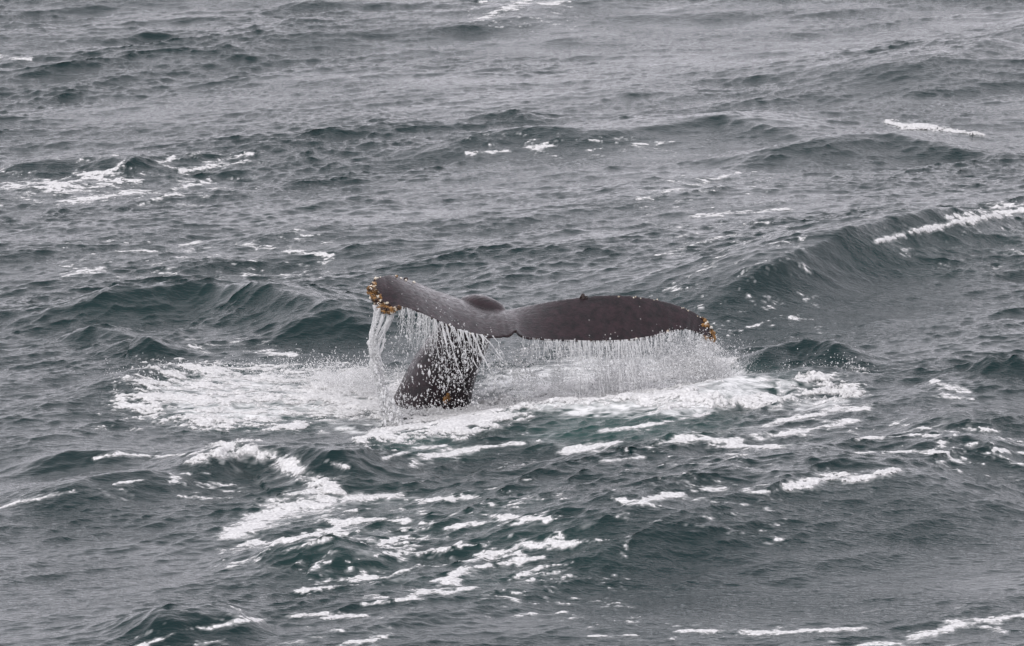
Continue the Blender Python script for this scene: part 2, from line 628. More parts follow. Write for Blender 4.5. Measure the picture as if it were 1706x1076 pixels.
for cx, cy, rx, ry, s in [(980, 700, 330, 55, .9), (760, 735, 190, 40, .8), (430, 665, 280, 75, .6), (1250, 640, 150, 50, .5),
                          (1560, 420, 250, 60, .12), (350, 510, 330, 50, .08), (700, 900, 450, 140, .25)]:
    a = np.maximum(a, s * smoothstep(0, .6, np.clip(ellipse_field(gx, gy, cx, cy, rx, ry), 0, 1)))
aer[near] = a * np.clip(0.7 + 0.25 * nz(nC, uu, vv), 0, 1)

idx = np.arange(NX * NY, dtype=np.int32).reshape(NY, NX)
quads = np.stack([idx[:-1, :-1], idx[:-1, 1:], idx[1:, 1:], idx[1:, :-1]], -1).reshape(-1, 4)
sea = mesh_obj('sea', P.reshape(-1, 3), quads, M_SEA, attrs={'foam_film': film, 'aerated': aer})
tag(sea, 'grey green choppy sea with streaks of white foam', kind='structure')

# normals of the sea surface, used to lay foam on it
dPu = np.gradient(P, axis=1)
dPv = np.gradient(P, axis=0)
NRM = np.cross(dPu, dPv)
NRM /= np.linalg.norm(NRM, axis=-1, keepdims=True) + 1e-12


# ------------------------------------------------------------------ foam: raised sheets lying on the water
def lerp_grid(A, ri, ci):
    r0 = np.clip(np.floor(ri).astype(int), 0, A.shape[0] - 2); c0 = np.clip(np.floor(ci).astype(int), 0, A.shape[1] - 2)
    tr, tc = (ri - r0)[:, None], (ci - c0)[None, :]
    if A.ndim == 3:
        tr, tc = tr[..., None], tc[..., None]
    a = A[np.ix_(r0, c0)]; b = A[np.ix_(r0, c0 + 1)]; c = A[np.ix_(r0 + 1, c0)]; d = A[np.ix_(r0 + 1, c0 + 1)]
    return (a * (1 - tc) + b * tc) * (1 - tr) + (c * (1 - tc) + d * tc) * tr


FILM = 0.42


def foam(name, label, cat, group, strokes, A=1.0, B=0.2, C=0.35, thick=0.03, up=2, lump=0.0, kind=None):
    W = 1.6
    p = np.concatenate([np.array(s, float) for s in strokes])
    wm = p[:, 2].max() * W
    sel = (GX > p[:, 0].min() - wm * 2) & (GX < p[:, 0].max() + wm * 2) & (GY > p[:, 1].min() - wm) & (GY < p[:, 1].max() + wm) & near
    if not sel.any():
        return None
    m0 = stroke_field(np.where(sel, GX, -1e6), GY, strokes)
    rows, cols = np.where(m0 > -0.6)
    if len(rows) == 0:
        return None
    r0, r1, c0, c1 = rows.min(), rows.max(), cols.min(), cols.max()
    ri = np.linspace(r0, r1, (r1 - r0) * up + 1)
    ci = np.linspace(c0, c1, (c1 - c0) * up + 1)
    Q = lerp_grid(P, ri, ci)
    Nn = lerp_grid(NRM, ri, ci)
    qx, qy = to_px(Q)
    m = stroke_field(qx, qy, strokes)
    m = np.maximum(m, -1.2)
    x, y = Q[..., 0], Q[..., 1]
    m = A * m + C * (0.75 * nz(nA, x, y) + 0.5 * nz(nB, x, y) + 0.38 * nz(nF, x, y)) - B
    if name == 'foam_streak':            # bubbles gather along the seams between cells of clear water
        m = m + 1.2 * C * (0.72 - np.abs(nz(nL, x, y)))
    m = np.where(m > 0, m, m * .6)
    off = np.clip(m, -0.4, 0.9) * thick
    if lump:
        off = off + lump * smoothstep(0, .9, m) * np.clip(0.7 + 0.45 * nz(nE, x + 3, y) + 0.16 * nz(nA, x + 3, y), 0.1, 2)
        off = np.where(m > 0, np.maximum(off, 0.3 * np.clip(m, 0, .9) * thick), off)
    Q = Q + Nn * off[..., None]
    nr, nc = m.shape
    ok = m > -0.02
    if kind is None:                     # a whitecap is one connected sheet: keep its largest piece
        lab = np.where(ok, np.arange(1, ok.size + 1).reshape(ok.shape), 0)
        for _ in range(4000):
            n2 = lab.copy()
            n2[1:] = np.maximum(n2[1:], lab[:-1]); n2[:-1] = np.maximum(n2[:-1], lab[1:])
            n2[:, 1:] = np.maximum(n2[:, 1:], lab[:, :-1]); n2[:, :-1] = np.maximum(n2[:, :-1], lab[:, 1:])
            n2[~ok] = 0
            if (n2 == lab).all():
                break
            lab = n2
        ids, cnt = np.unique(lab[ok], return_counts=True)
        ok = lab == ids[cnt.argmax()]
        f = ok[:-1, :-1] & ok[1:, :-1] & ok[:-1, 1:] & ok[1:, 1:]
    else:
        f = ok[:-1, :-1] | ok[1:, :-1] | ok[:-1, 1:] | ok[1:, 1:]
    id2 = np.arange(nr * nc).reshape(nr, nc)
    q = np.stack([id2[:-1, :-1], id2[:-1, 1:], id2[1:, 1:], id2[1:, :-1]], -1)[f]
    if len(q) == 0:
        return None
    used, inv = np.unique(q, return_inverse=True)
    o = mesh_obj(name, Q.reshape(-1, 3)[used], inv.reshape(-1, 4), M_FOAM, attrs={'cover': m.ravel()[used]})
    mm = np.where(ok | (m < .05), m, -1)[::up, ::up]
    film[r0:r1 + 1, c0:c1 + 1] = np.maximum(film[r0:r1 + 1, c0:c1 + 1], FILM * smoothstep(-.42, .25, mm))
    tag(o, label, cat, group, kind)
    return o


WC = 'whitecaps and foam streaks on the sea'
foam('whitecap', 'small bright whitecap breaking alone on a far crest, upper right', 'whitecap', WC,
     [[(1478, 203, 3), (1500, 210, 7), (1540, 212, 7), (1592, 219, 4)], [(1592, 219, 3), (1640, 226, 1.5)]], 1.0, 0.12, 0.5, 0.0099, 3, 0.025)
foam('foam_streak', 'long lacy band of foam drifting at the far left edge', 'foam', WC,
     [[(-10, 308, 4.44), (60, 312, 6.65), (130, 300, 7.39), (200, 277, 5.91), (290, 266, 4.44)], [(40, 322, 5.91), (130, 312, 6.65), (230, 300, 5.17)],
      [(100, 336, 3.7), (180, 328, 5.91), (240, 318, 3.7)]], .85, .5, 0.862, 0.0066, kind='stuff')
foam('foam_streak', 'pair of thin pale foam lines right of the long lacy band, far left', 'foam', WC,
     [[(300, 286, 2.22), (370, 272, 2.96), (432, 262, 2.22)], [(345, 270, 2.22), (400, 262, 2.96), (420, 256, 2.22)], [(295, 312, 2.96), (345, 304, 2.96)], [(235, 340, 2.22), (290, 322, 2.22)]], .85, .4, 0.805, 0.0066, kind='stuff')
foam('whitecap', 'white foam line curling along the crest of the tall green wave at right edge', 'whitecap', WC,
     [[(1462, 402, 3), (1520, 387, 4), (1600, 369, 4), (1715, 347, 6)]], .95, -.05, 0.489, 0.0099, 2, 0.015, kind='stuff')
foam('foam_streak', 'faint foam scribble behind the crest of the tall green wave', 'foam', WC,
     [[(1580, 362, 2.22), (1640, 352, 3.7), (1715, 338, 3.7)]], .85, .55, 0.862, 0.0066, kind='stuff')
foam('foam_streak', 'thin foam line high on the far water, top middle of photo', 'foam', WC,
     [[(790, 36, 2.96), (830, 20, 3.7), (885, 0, 3.7)], [(900, 6, 2.22), (950, 2, 2.96)]], .85, .5, 0.805, 0.0066, kind='stuff')
foam('foam_streak', 'short pale foam dash at the upper left corner of the water', 'foam', WC, [[(-8, 94, 2.96), (50, 98, 2.22)]], .9, .3, 0.575, 0.0066, kind='stuff')
foam('foam_streak', 'narrow foam line on a small crest above the tail, centre of the far water', 'foam', WC,
     [[(780, 256, 2.22), (850, 250, 2.96), (925, 243, 2.22)], [(1050, 240, 1.85), (1120, 238, 2.22)]], .9, .45, 0.805, 0.0066, kind='stuff')
foam('foam_streak', 'scattered foam flecks on the grey slope above the right fluke lobe', 'foam', WC,
     [[(1065, 332, 2.22), (1140, 312, 2.96), (1230, 288, 2.22)], [(1150, 362, 2.22), (1220, 354, 3.7), (1312, 348, 2.96)], [(1285, 406, 2.22), (1335, 400, 2.22)],
      [(1095, 425, 1.85), (1200, 395, 1.85)], [(1210, 560, 1.85), (1290, 530, 1.85)]], .85, .95, 0.977, 0.0066, kind='stuff')
foam('foam_streak', 'faint flecks of foam left of and above the raised left fluke tip', 'foam', WC,
     [[(395, 405, 2.22), (450, 412, 2.96)], [(478, 417, 2.96), (548, 426, 3.7)], [(105, 458, 3.7), (165, 448, 4.44)], [(250, 420, 2.22), (330, 404, 2.22)]], .85, .75, 0.977, 0.0066, kind='stuff')
foam('foam_streak', 'small foam lines on the dark water just above the left foam ring', 'foam', WC,
     [[(315, 576, 2.22), (345, 584, 2.96)], [(410, 586, 2.22), (490, 590, 2.22)], [(395, 565, 1.85), (430, 560, 1.85)]], .9, .45, 0.805, 0.0066, kind='stuff')
# foam the tail threw up
SF = 'foam churned up round the tail'
foam('foam_ring', 'broad ring of churned foam on the water left of the tail stock', 'foam', SF,
     [[(200, 662, 10), (226, 640, 13), (290, 625, 14), (350, 620, 10), (420, 622, 8)], [(215, 676, 9), (260, 690, 9), (330, 700, 10), (420, 706, 9), (500, 706, 6)],
      [(250, 662, 13), (320, 665, 15), (400, 668, 17), (480, 664, 16), (540, 655, 14)], [(420, 622, 12), (480, 632, 16), (520, 645, 15)],
      [(330, 640, 12), (400, 645, 10)], [(480, 690, 10), (560, 690, 9), (620, 684, 6)]], .85, .27, 0.9, 0.0165, 2, 0.0084, kind='stuff')
foam('foam_patch', 'solid white foam patch where the left side of the tail stock meets water', 'foam', SF,
     [[(540, 640, 16), (600, 648, 24), (660, 655, 26)], [(560, 670, 12), (640, 680, 14)]], 1.0, -.12, 0.517, 0.0165, 2, 0.028, kind='stuff')
foam('foam_patch', 'frothy foam strip in front of the tail stock base', 'foam', SF,
     [[(610, 732, 8), (660, 722, 13), (720, 714, 12), (800, 702, 12), (870, 690, 10)], [(630, 688, 9), (690, 691, 15), (780, 689, 15), (860, 676, 12)]], 1.05, .12, 0.69, 0.0165, 2, 0.0175, kind='stuff')
foam('foam_patch', 'long bright foam band under the right fluke lobe', 'foam', SF,
     [[(850, 672, 10), (920, 664, 12), (1000, 660, 16), (1100, 657, 20), (1180, 664, 16), (1262, 672, 10)],
      [(900, 650, 7), (990, 642, 12), (1080, 632, 18), (1170, 614, 20), (1215, 608, 9)]], .95, .18, 0.575, 0.0165, 2, 0.028, kind='stuff')
foam('foam_patch', 'foam plume breaking at the far right end of the splash', 'foam', SF,
     [[(1262, 672, 9), (1320, 660, 14), (1380, 648, 18), (1420, 650, 10)], [(1340, 634, 8), (1380, 628, 10)]], .9, .3, 0.747, 0.0165, 2, 0.028, kind='stuff')
foam('foam_streak', 'white foam patch lying on the water below the tail stock', 'foam', SF,
     [[(690, 770, 5.91), (740, 757, 8.9), (795, 746, 5.91)], [(795, 746, 2.22), (870, 738, 2.96)], [(640, 764, 2.22), (690, 748, 2.96), (740, 742, 2.22)]], 1.0, .15, 0.402, 0.0099, kind='stuff')
foam('foam_streak', 'short solid white foam patch below the middle of the right fluke lobe', 'foam', SF,
     [[(935, 754, 4.44), (985, 745, 7.39), (1028, 737, 4.44)], [(1000, 768, 2.22), (1070, 762, 2.22)]], 1.0, .12, 0.402, 0.0099, kind='stuff')
foam('foam_streak', 'long white foam trail below the right end of the splash', 'foam', SF,
     [[(1082, 743, 3.7), (1150, 731, 7.39), (1240, 736, 6.65), (1330, 718, 5.91), (1428, 701, 3.7)], [(1180, 742, 3.7), (1290, 744, 5.17)]], .95, .28, 0.575, 0.0099, kind='stuff')
foam('foam_streak', 'slanting white foam line just under the right end of the splash', 'foam', SF,
     [[(1275, 708, 2.96), (1350, 692, 5.91), (1400, 682, 6.65), (1446, 680, 4.44)], [(1000, 718, 2.22), (1080, 708, 2.96), (1180, 690, 2.22)]], .95, .25, 0.517, 0.0099, kind='stuff')
# near water
foam('whitecap', 'jagged white crest foam in the near water, left of centre', 'whitecap', WC,
     [[(320, 772, 5), (370, 750, 11), (412, 746, 11), (470, 766, 11), (486, 778, 8)], [(486, 776, 8), (505, 792, 9), (545, 812, 9), (565, 824, 7)],
      [(545, 768, 3), (578, 778, 3)]], .95, 0.12, 0.489, 0.0132, 2, 0.025, kind='stuff')
foam('foam_patch', 'widest flat sheet of white foam in the near water, left of centre', 'foam', WC,
     [[(380, 892, 8), (430, 870, 15), (480, 848, 18), (530, 838, 16), (590, 830, 8), (668, 824, 4)], [(480, 824, 5), (540, 818, 6)]], 1.0, .12, 0.437, 0.0099, kind='stuff')
foam('foam_streak', 'broken foam scraps trailing below the widest flat foam sheet', 'foam', WC,
     [[(370, 920, 2.96), (430, 905, 4.44), (500, 895, 4.44), (560, 882, 3.7)], [(470, 918, 3.7), (520, 905, 5.91), (560, 893, 4.44)], [(525, 882, 2.96), (575, 890, 2.96)],
      [(380, 945, 2.22), (440, 930, 3.7), (480, 920, 2.96)]], .9, .42, 0.805, 0.0099, kind='stuff')
foam('foam_streak', 'net of lacy foam scraps in the trough, near water below the tail', 'foam', WC,
     [[(560, 870, 3.7), (640, 866, 4.44), (720, 872, 4.44)], [(600, 930, 4.44), (700, 915, 5.17), (760, 905, 3.7)], [(500, 985, 3.7), (560, 975, 5.91), (610, 960, 4.44)],
      [(670, 880, 3.7), (740, 880, 2.96), (820, 860, 2.96), (930, 864, 2.96)], [(640, 902, 4.44), (700, 895, 5.17)], [(620, 960, 4.44), (700, 945, 4.44)],
      [(700, 835, 2.22), (800, 828, 2.22)]], .9, .6, 1.03, 0.0099, kind='stuff')
foam('foam_streak', 'long foam streak climbing to the right across the lower middle', 'foam', WC,
     [[(610, 1008, 2.96), (680, 998, 4.44), (740, 970, 6.65), (790, 932, 5.91), (870, 912, 4.44), (960, 906, 4.44), (1045, 896, 2.96)], [(740, 990, 2.96), (850, 965, 2.22), (900, 945, 2.22)],
      [(780, 945, 3.7), (900, 930, 2.96)]], .9, .38, 0.828, 0.0099, kind='stuff')
foam('foam_streak', 'crooked foam line right of centre in the near water', 'foam', WC,
     [[(1028, 862, 2.96), (1055, 842, 5.17), (1120, 822, 3.7), (1215, 812, 2.96)], [(1020, 830, 2.22), (1045, 835, 2.22)], [(1240, 820, 2.22), (1290, 818, 2.22)], [(1090, 752, 1.48), (1120, 748, 2.22)]], .9, .32, 0.747, 0.0099, kind='stuff')
foam('whitecap', 'bright foam crest alone in the near water at right', 'whitecap', WC,
     [[(1315, 812, 6), (1365, 800, 10), (1420, 798, 7), (1495, 784, 6)]], 1.0, 0.12, 0.489, 0.0132, 2, 0.02)
foam('foam_streak', 'thin foam line near the bottom edge, left of centre', 'foam', WC,
     [[(300, 1050, 2.96), (370, 1042, 3.7), (440, 1030, 2.96), (545, 1022, 2.22)], [(225, 1080, 2.96), (295, 1053, 2.22)]], .95, .35, 0.69, 0.0099, kind='stuff')
foam('foam_streak', 'short foam lines near the bottom edge in the middle', 'foam', WC,
     [[(560, 1080, 3.7), (620, 1066, 3.7), (652, 1056, 2.22)], [(540, 1030, 2.22), (610, 1026, 2.96)], [(530, 1045, 1.48), (570, 1050, 2.22)]], .95, .35, 0.69, 0.0099, kind='stuff')
foam('foam_streak', 'nearly level thin foam line along the bottom edge, right half', 'foam', WC,
     [[(1085, 1052, 2.22), (1180, 1050, 2.96), (1300, 1054, 2.96), (1440, 1046, 2.96)], [(980, 1060, 1.48), (1060, 1058, 1.48)]], .95, .35, 0.69, 0.0099, kind='stuff')
foam('whitecap', 'foam crest rising to the right in the bottom right corner', 'whitecap', WC,
     [[(1525, 1063, 5), (1600, 1040, 7), (1640, 1036, 5), (1715, 1022, 6)], [(1620, 1040, 4), (1670, 1050, 4)], [(1430, 1075, 3), (1530, 1070, 3)]], .95, 0.22, 0.586, 0.0099, kind='stuff')
foam('foam_streak', 'slanting foam line on the left edge of the near water', 'foam', WC,
     [[(25, 837, 2.22), (70, 830, 3.7), (125, 816, 2.96)], [(-8, 848, 1.48), (25, 838, 2.22)], [(190, 806, 1.48), (250, 798, 1.48)]], .95, .25, 0.517, 0.0099, kind='stuff')
foam('foam_streak', 'small white foam tuft left of the jagged crest foam', 'foam', WC,
     [[(160, 763, 2.96), (195, 757, 5.17), (245, 759, 3.7)], [(260, 760, 1.48), (330, 756, 2.22)]], 1.0, .3, 0.575, 0.0099, kind='stuff')
foam('foam_streak', 'sparse foam dots below the jagged crest foam at left', 'foam', WC,
     [[(265, 802, 2.96), (330, 806, 4.44), (400, 804, 2.96)], [(300, 825, 2.22), (350, 830, 2.22)]], .85, .65, 1.03, 0.0066, kind='stuff')
foam('foam_streak', 'foam tangle by the small steep wavelet at the right edge', 'foam', WC,
     [[(1550, 752, 2.96), (1578, 735, 3.7), (1590, 724, 2.96)], [(1430, 756, 2.22), (1560, 752, 2.22)], [(1550, 768, 2.22), (1640, 772, 2.96)], [(1660, 748, 2.22), (1715, 756, 2.96)],
      [(1600, 710, 2.96), (1680, 720, 2.96)]], .95, .42, 0.805, 0.0099, kind='stuff')
foam('foam_streak', 'pale foam smear right of the splash plume', 'foam', WC, [[(1555, 636, 2.96), (1590, 644, 4.44), (1612, 652, 2.96)], [(1575, 660, 2.22), (1620, 664, 2.22)]], .9, .4, 0.69, 0.0066, kind='stuff')
foam('foam_streak', 'faint streaks of foam between the splash and the right edge', 'foam', WC,
     [[(1430, 730, 2.22), (1560, 725, 2.96)], [(1490, 705, 2.22), (1550, 715, 2.22)]], .85, .5, 0.92, 0.0066, kind='stuff')

sea.data.attributes['foam_film'].data.foreach_set('value', film.astype(np.float32).ravel())

# ------------------------------------------------------------------ the whale's tail
# stations of the flukes, left tip to right tip: leading edge px, trailing edge px, distance of either edge, thickness
FL = [
    (616, 484, 622, 497, 68.02, 67.92, 0.034),
    (621, 466, 632, 511, 68.18, 67.88, 0.051),
    (634, 459, 645, 519, 68.37, 67.84, 0.068),
    (651, 457, 655, 516, 68.55, 67.82, 0.076),
    (672, 462, 669, 512, 68.73, 67.82, 0.085),
    (697, 472, 692, 519, 68.92, 67.84, 0.098),
    (726, 484, 722, 532, 69.08, 67.88, 0.111),
    (756, 494, 757, 547, 69.20, 67.95, 0.128),
    (785, 505, 792, 557, 69.27, 68.00, 0.145),
    (812, 513, 824, 561, 69.26, 68.05, 0.162),
    (835, 517, 848, 560, 69.20, 68.10, 0.200),
    (851, 516, 858, 552, 69.16, 68.15, 0.200),
    (867, 512, 870, 561, 69.11, 68.14, 0.200),
    (900, 505, 906, 566, 69.00, 68.20, 0.144),
    (942, 498, 950, 568, 68.95, 68.30, 0.128),
    (986, 493, 996, 569, 69.02, 68.42, 0.112),
    (1030, 491, 1042, 567, 69.10, 68.56, 0.100),
    (1070, 494, 1080, 562, 69.18, 68.70, 0.088),
    (1105, 501, 1110, 554, 69.26, 68.86, 0.080),
    (1135, 510, 1134, 550, 69.31, 69.00, 0.072),
    (1158, 520, 1153, 552, 69.34, 69.12, 0.064),
    (1175, 533, 1170, 559, 69.36, 69.20, 0.056),
    (1187, 547, 1183, 566, 69.35, 69.26, 0.048),
    (1194, 560, 1191, 569, 69.32, 69.29, 0.032),
]
fl = np.array(FL)
NS = 260
ts = np.linspace(0, len(fl) - 1, NS)


def cubic(col):
    """Catmull-Rom through the stations"""
    p = np.concatenate([[2 * col[0] - col[1]], col, [2 * col[-1] - col[-2]]])
    i = np.clip(np.floor(ts).astype(int), 0, len(col) - 2)
    t = ts - i
    a, b, c, d = p[i], p[i + 1], p[i + 2], p[i + 3]
    return .5 * (2 * b + (c - a) * t + (2 * a - 5 * b + 4 * c - d) * t ** 2 + (3 * b - a - 3 * c + d) * t ** 3)


st = np.stack([cubic(fl[:, k]) for k in range(7)], -1)
r1 = np.random.default_rng(3)
# ragged trailing edge: scallops and nicks
jag = np.interp(np.arange(NS), np.arange(0, NS + 3, 3), r1.normal(0, 1.1, NS // 3 + 1 + (NS % 3 > 0))[:len(np.arange(0, NS + 3, 3))])
jag += np.interp(np.arange(NS), np.arange(0, NS + 9, 9), r1.normal(0, 1.4, len(np.arange(0, NS + 9, 9))))
jag *= np.clip(np.minimum(np.arange(NS), NS - np.arange(NS)) / 20, 0, 1)
nick = np.abs(st[:, 2] - 858)
jag *= np.clip(nick / 40, .15, 1)
LE = at_y(st[:, 0], st[:, 1], st[:, 4])
TE = at_y(st[:, 2], st[:, 3] + jag, st[:, 5])
span = np.gradient((LE + TE) / 2, axis=0)
chord = TE - LE
up_n = np.cross(chord, span)
up_n /= np.linalg.norm(up_n, axis=1, keepdims=True)
if up_n[:, 2].mean() < 0:
    up_n = -up_n
NCH = 15
cs = (1 - np.cos(np.linspace(0, np.pi, NCH))) / 2
thk = lambda c: 2.6 * (0.2969 * np.sqrt(c) - .126 * c - .3516 * c ** 2 + .2843 * c ** 3 - .0985 * c ** 4) + .06 * np.sqrt(c)
ring = []
for i in range(NS):
    T = st[i, 6]
    camb = (.045 if i < NS * .45 else .022) * np.linalg.norm(chord[i]) * np.sin(np.pi * cs)
    topc = LE[i] + cs[:, None] * chord[i] + (thk(cs) * T * .5 + camb)[:, None] * up_n[i]
    botc = LE[i] + cs[:, None] * chord[i] + (-thk(cs) * T * .5 + camb * .6 - .012 * cs)[:, None] * up_n[i]
    ring.append(np.concatenate([topc, botc[-1:0:-1]]))
ring = np.array(ring)
nk = ring.shape[1]
fv = ring.reshape(-1, 3)
bm = bmesh.new()


def loft(rings):
    vs = [[bm.verts.new(p) for p in r] for r in rings]
    for a, b in zip(vs[:-1], vs[1:]):
        n = len(a)
        for k in range(n):
            bm.faces.new((a[k], a[(k + 1) % n], b[(k + 1) % n], b[k]))
    bm.faces.new(vs[0][::-1]); bm.faces.new(vs[-1])


loft(ring)
# tail stock: comes out of the water, leans right, arches over and runs into the flukes from behind
STK = [  # centre px, distance, half width across, half depth fore and aft
    (672, 800, 70.0, .62, .80), (700, 730, 69.75, .54, .68), (718, 680, 69.62, .48, .58), (735, 630, 69.52, .42, .50), (757, 585, 69.45, .365, .42),
    (773, 560, 69.42, .335, .36), (786, 540, 69.40, .285, .32), (799, 522, 69.36, .30, .25), (811, 515, 69.20, .23, .14), (826, 528, 69.00, .16, .07), (838, 540, 68.78, .08, .03)]
sk = np.array(STK)
ts = np.linspace(0, len(sk) - 1, 60)
sc = np.stack([cubic(sk[:, k]) for k in range(5)], -1)
cen = at_y(sc[:, 0], sc[:, 1], sc[:, 2])
tan = np.gradient(cen, axis=0)
tan /= np.linalg.norm(tan, axis=1, keepdims=True)
side = np.cross(tan, np.cross(np.array([1.0, -.12, -.12]), tan))
side /= np.linalg.norm(side, axis=1, keepdims=True)
fwd = np.cross(tan, side)
rr = []
for i in range(len(cen)):
    a = np.linspace(0, 2 * np.pi, 33)[:-1]
    ca, sa = np.cos(a), np.sin(a)
    # keeled section: narrow ridge along the back
    rr.append(cen[i] + (np.sign(ca) * np.abs(ca) ** .95 * sc[i, 3])[:, None] * side[i] + (np.sign(sa) * np.abs(sa) ** 1.12 * sc[i, 4])[:, None] * fwd[i])
loft(np.array(rr))
bmesh.ops.recalc_face_normals(bm, faces=bm.faces)
tmp = bpy.data.meshes.new('body_rough')
bm.to_mesh(tmp); bm.free()
to = bpy.data.objects.new('body_rough', tmp)
SC.collection.objects.link(to)
md = to.modifiers.new('fuse', 'REMESH')
md.mode = 'VOXEL'
md.voxel_size = 0.0125
md = to.modifiers.new('ease', 'SMOOTH')
md.factor = 0.5
md.iterations = 4
dg = bpy.context.evaluated_depsgraph_get()
bme = bpy.data.meshes.new_from_object(to.evaluated_get(dg))
bpy.data.objects.remove(to)
whale = bpy.data.objects.new('humpback_whale', None)
SC.collection.objects.link(whale)
whale.location = at_z(718, 682)
whale.empty_display_size = .3
tag(whale, 'dark humpback whale diving, raised tail flukes with barnacled tips streaming water', 'whale')
WINV = Matrix.Translation(-whale.location)
bme.transform(WINV)
bme.name = 'body'
bme.polygons.foreach_set('use_smooth', np.full(len(bme.polygons), True))
bme.materials.clear(); bme.materials.append(M_SKIN)
body = bpy.data.objects.new('body', bme)
SC.collection.objects.link(body)
body.parent = whale


# ---- barnacles
def barnacle_mesh(name, mat, seed, hgt=.9):
    r = random.Random(seed)
    n = 7
    v, f = [], []
    prof = [(1.0, -.25), (.86, .35 * hgt), (.5, .95 * hgt), (.3, .98 * hgt), (.2, .55 * hgt)]
    for ra, z in prof:
        for k in range(n):
            a = 2 * math.pi * k / n + r.uniform(-.12, .12)
            q = ra * r.uniform(.85, 1.15)
            v.append((q * math.cos(a), q * math.sin(a), z + r.uniform(-.08, .08)))
    for j in range(len(prof) - 1):
        for k in range(n):
            f.append((j * n + k, j * n + (k + 1) % n, (j + 1) * n + (k + 1) % n, (j + 1) * n + k))
    f.append(tuple(range((len(prof) - 1) * n, len(prof) * n)))
    me = bpy.data.meshes.new(name)
    me.from_pydata(v, [], f)
    me.materials.append(mat)
    return me


BM = [barnacle_mesh('barnacle', M_BARN, s, h) for s, h in ((1, .8), (2, 1.2), (3, 1.0))]
BP = [barnacle_mesh('barnacle', M_PALE, s, h) for s, h in ((4, .7), (5, 1.0))]
BD = [barnacle_mesh('barnacle', M_DARK, s, h) for s, h in ((6, .95), (7, 1.1))]
bvh_verts = np.array([v.co for v in bme.vertices])
bvh_norm = np.array([v.normal for v in bme.vertices])
bpx, bpy_ = to_px(bvh_verts + np.array(whale.location))


def put_barnacle(px, py, size, meshes, rb, visible=True):
    d = np.hypot(bpx - px, bpy_ - py)
    c = np.where(d < d.min() + 1.2)[0]
    i = c[np.argmin(bvh_verts[c, 1])]
    nn = Vector(bvh_norm[i])
    nn = (nn + Vector((rb.uniform(-.4, .4), rb.uniform(-.4, .4), rb.uniform(-.4, .4)))).normalized()
    o = bpy.data.objects.new('barnacle', rb.choice(meshes))
    SC.collection.objects.link(o)
    o.parent = whale
    q = nn.to_track_quat('Z', 'Y').to_matrix().to_4x4()
    o.matrix_local = Matrix.Translation(Vector(bvh_verts[i]) + nn * size * .1) @ q @ Matrix.Rotation(rb.uniform(0, 6.28), 4, 'Z') @ Matrix.Diagonal((size, size, size * rb.uniform(.8, 1.3), 1))
    return o


rb = random.Random(8)
# left tip: crusted along the blunt end and the start of the trailing edge
lt = smooth_line([(617, 476), (618, 488), (626, 502), (634, 512), (645, 519), (656, 517)], 60, 1)
for k in range(190):
    q = lt[min(59, int(rb.random() ** 1.0 * 60))]
    inw = abs(rb.gauss(0, 6.5)) - 3.5
    put_barnacle(q[0] + inw * .9, q[1] - inw * .5, rb.uniform(.017, .038), BM * 5 + BP * 2 + BD * 3, rb)
for k in range(16):
    q = lt[int(rb.random() * 60)]
    put_barnacle(q[0] + rb.uniform(5, 11), q[1] - rb.uniform(4, 9), rb.uniform(.012, .02), BP, rb)
for k in range(16):
    a = smooth_line([(617, 478), (622, 466), (634, 459), (652, 457), (672, 463), (690, 470)], 60, 1)[int(rb.random() ** 1.5 * 60)]
    put_barnacle(a[0] + rb.gauss(0, 2), a[1] + rb.gauss(0, 2), rb.uniform(.010, .02), BP if rb.random() < .75 else BM, rb)
# right tip
for k in range(70):
    q = smooth_line([(1172, 530), (1182, 542), (1190, 554), (1193, 564), (1187, 567), (1176, 562)], 60, 1)[int(rb.random() ** .8 * 59)]
    put_barnacle(q[0] - abs(rb.gauss(0, 3)), q[1] + rb.gauss(0, 1.5), rb.uniform(.012, .026), BM if rb.random() < .7 else BP, rb)
clump = [rb.random() for _ in range(7)]
for k in range(15):
    q = smooth_line([(1010, 492), (1070, 494), (1105, 501), (1135, 510), (1158, 520), (1172, 531)], 60, 1)[int(min(1, max(0, rb.choice(clump) ** .7 + rb.gauss(0, .03))) * 59)]
    put_barnacle(q[0], q[1] + rb.uniform(-1, 2), rb.uniform(.005, .014), BP, rb)
for k in range(9):
    put_barnacle(745 + rb.gauss(0, 5), 666 + rb.gauss(0, 4), rb.uniform(.016, .03), BM, rb)
# dark cluster on the right leading edge, one on the left
for k in range(7):
    put_barnacle(977 + rb.uniform(-6, 6), 492 + rb.uniform(-1, 1), rb.uniform(.024, .036), BD, rb)
for k in range(3):
    put_barnacle(676 + rb.uniform(-3, 3), 464, rb.uniform(.02, .028), BD, rb)
# flecks along the trailing edge
TEpx = np.stack([st[:, 2], st[:, 3]], -1)
for k in range(34):
    q = TEpx[int(rb.uniform(20, NS - 20))]
    put_barnacle(q[0] + rb.uniform(-2, 2), q[1] - rb.uniform(0, 3), rb.uniform(.008, .016), BD if rb.random() < .88 else BP, rb)

# ------------------------------------------------------------------ falling water and spray
OCT = np.array([(1, 0, 0), (-1, 0, 0), (0, 1, 0), (0, -1, 0), (0, 0, 1), (0, 0, -1)], float)
OCF = np.array([(0, 2, 4), (2, 1, 4), (1, 3, 4), (3, 0, 4), (2, 0, 5), (1, 2, 5), (3, 1, 5), (0, 3, 5)])
TET = np.array([(1, 1, 1), (-1, -1, 1), (-1, 1, -1), (1, -1, -1)], float) * .8
TEF = np.array([(0, 1, 2), (0, 3, 1), (0, 2, 3), (1, 3, 2)])


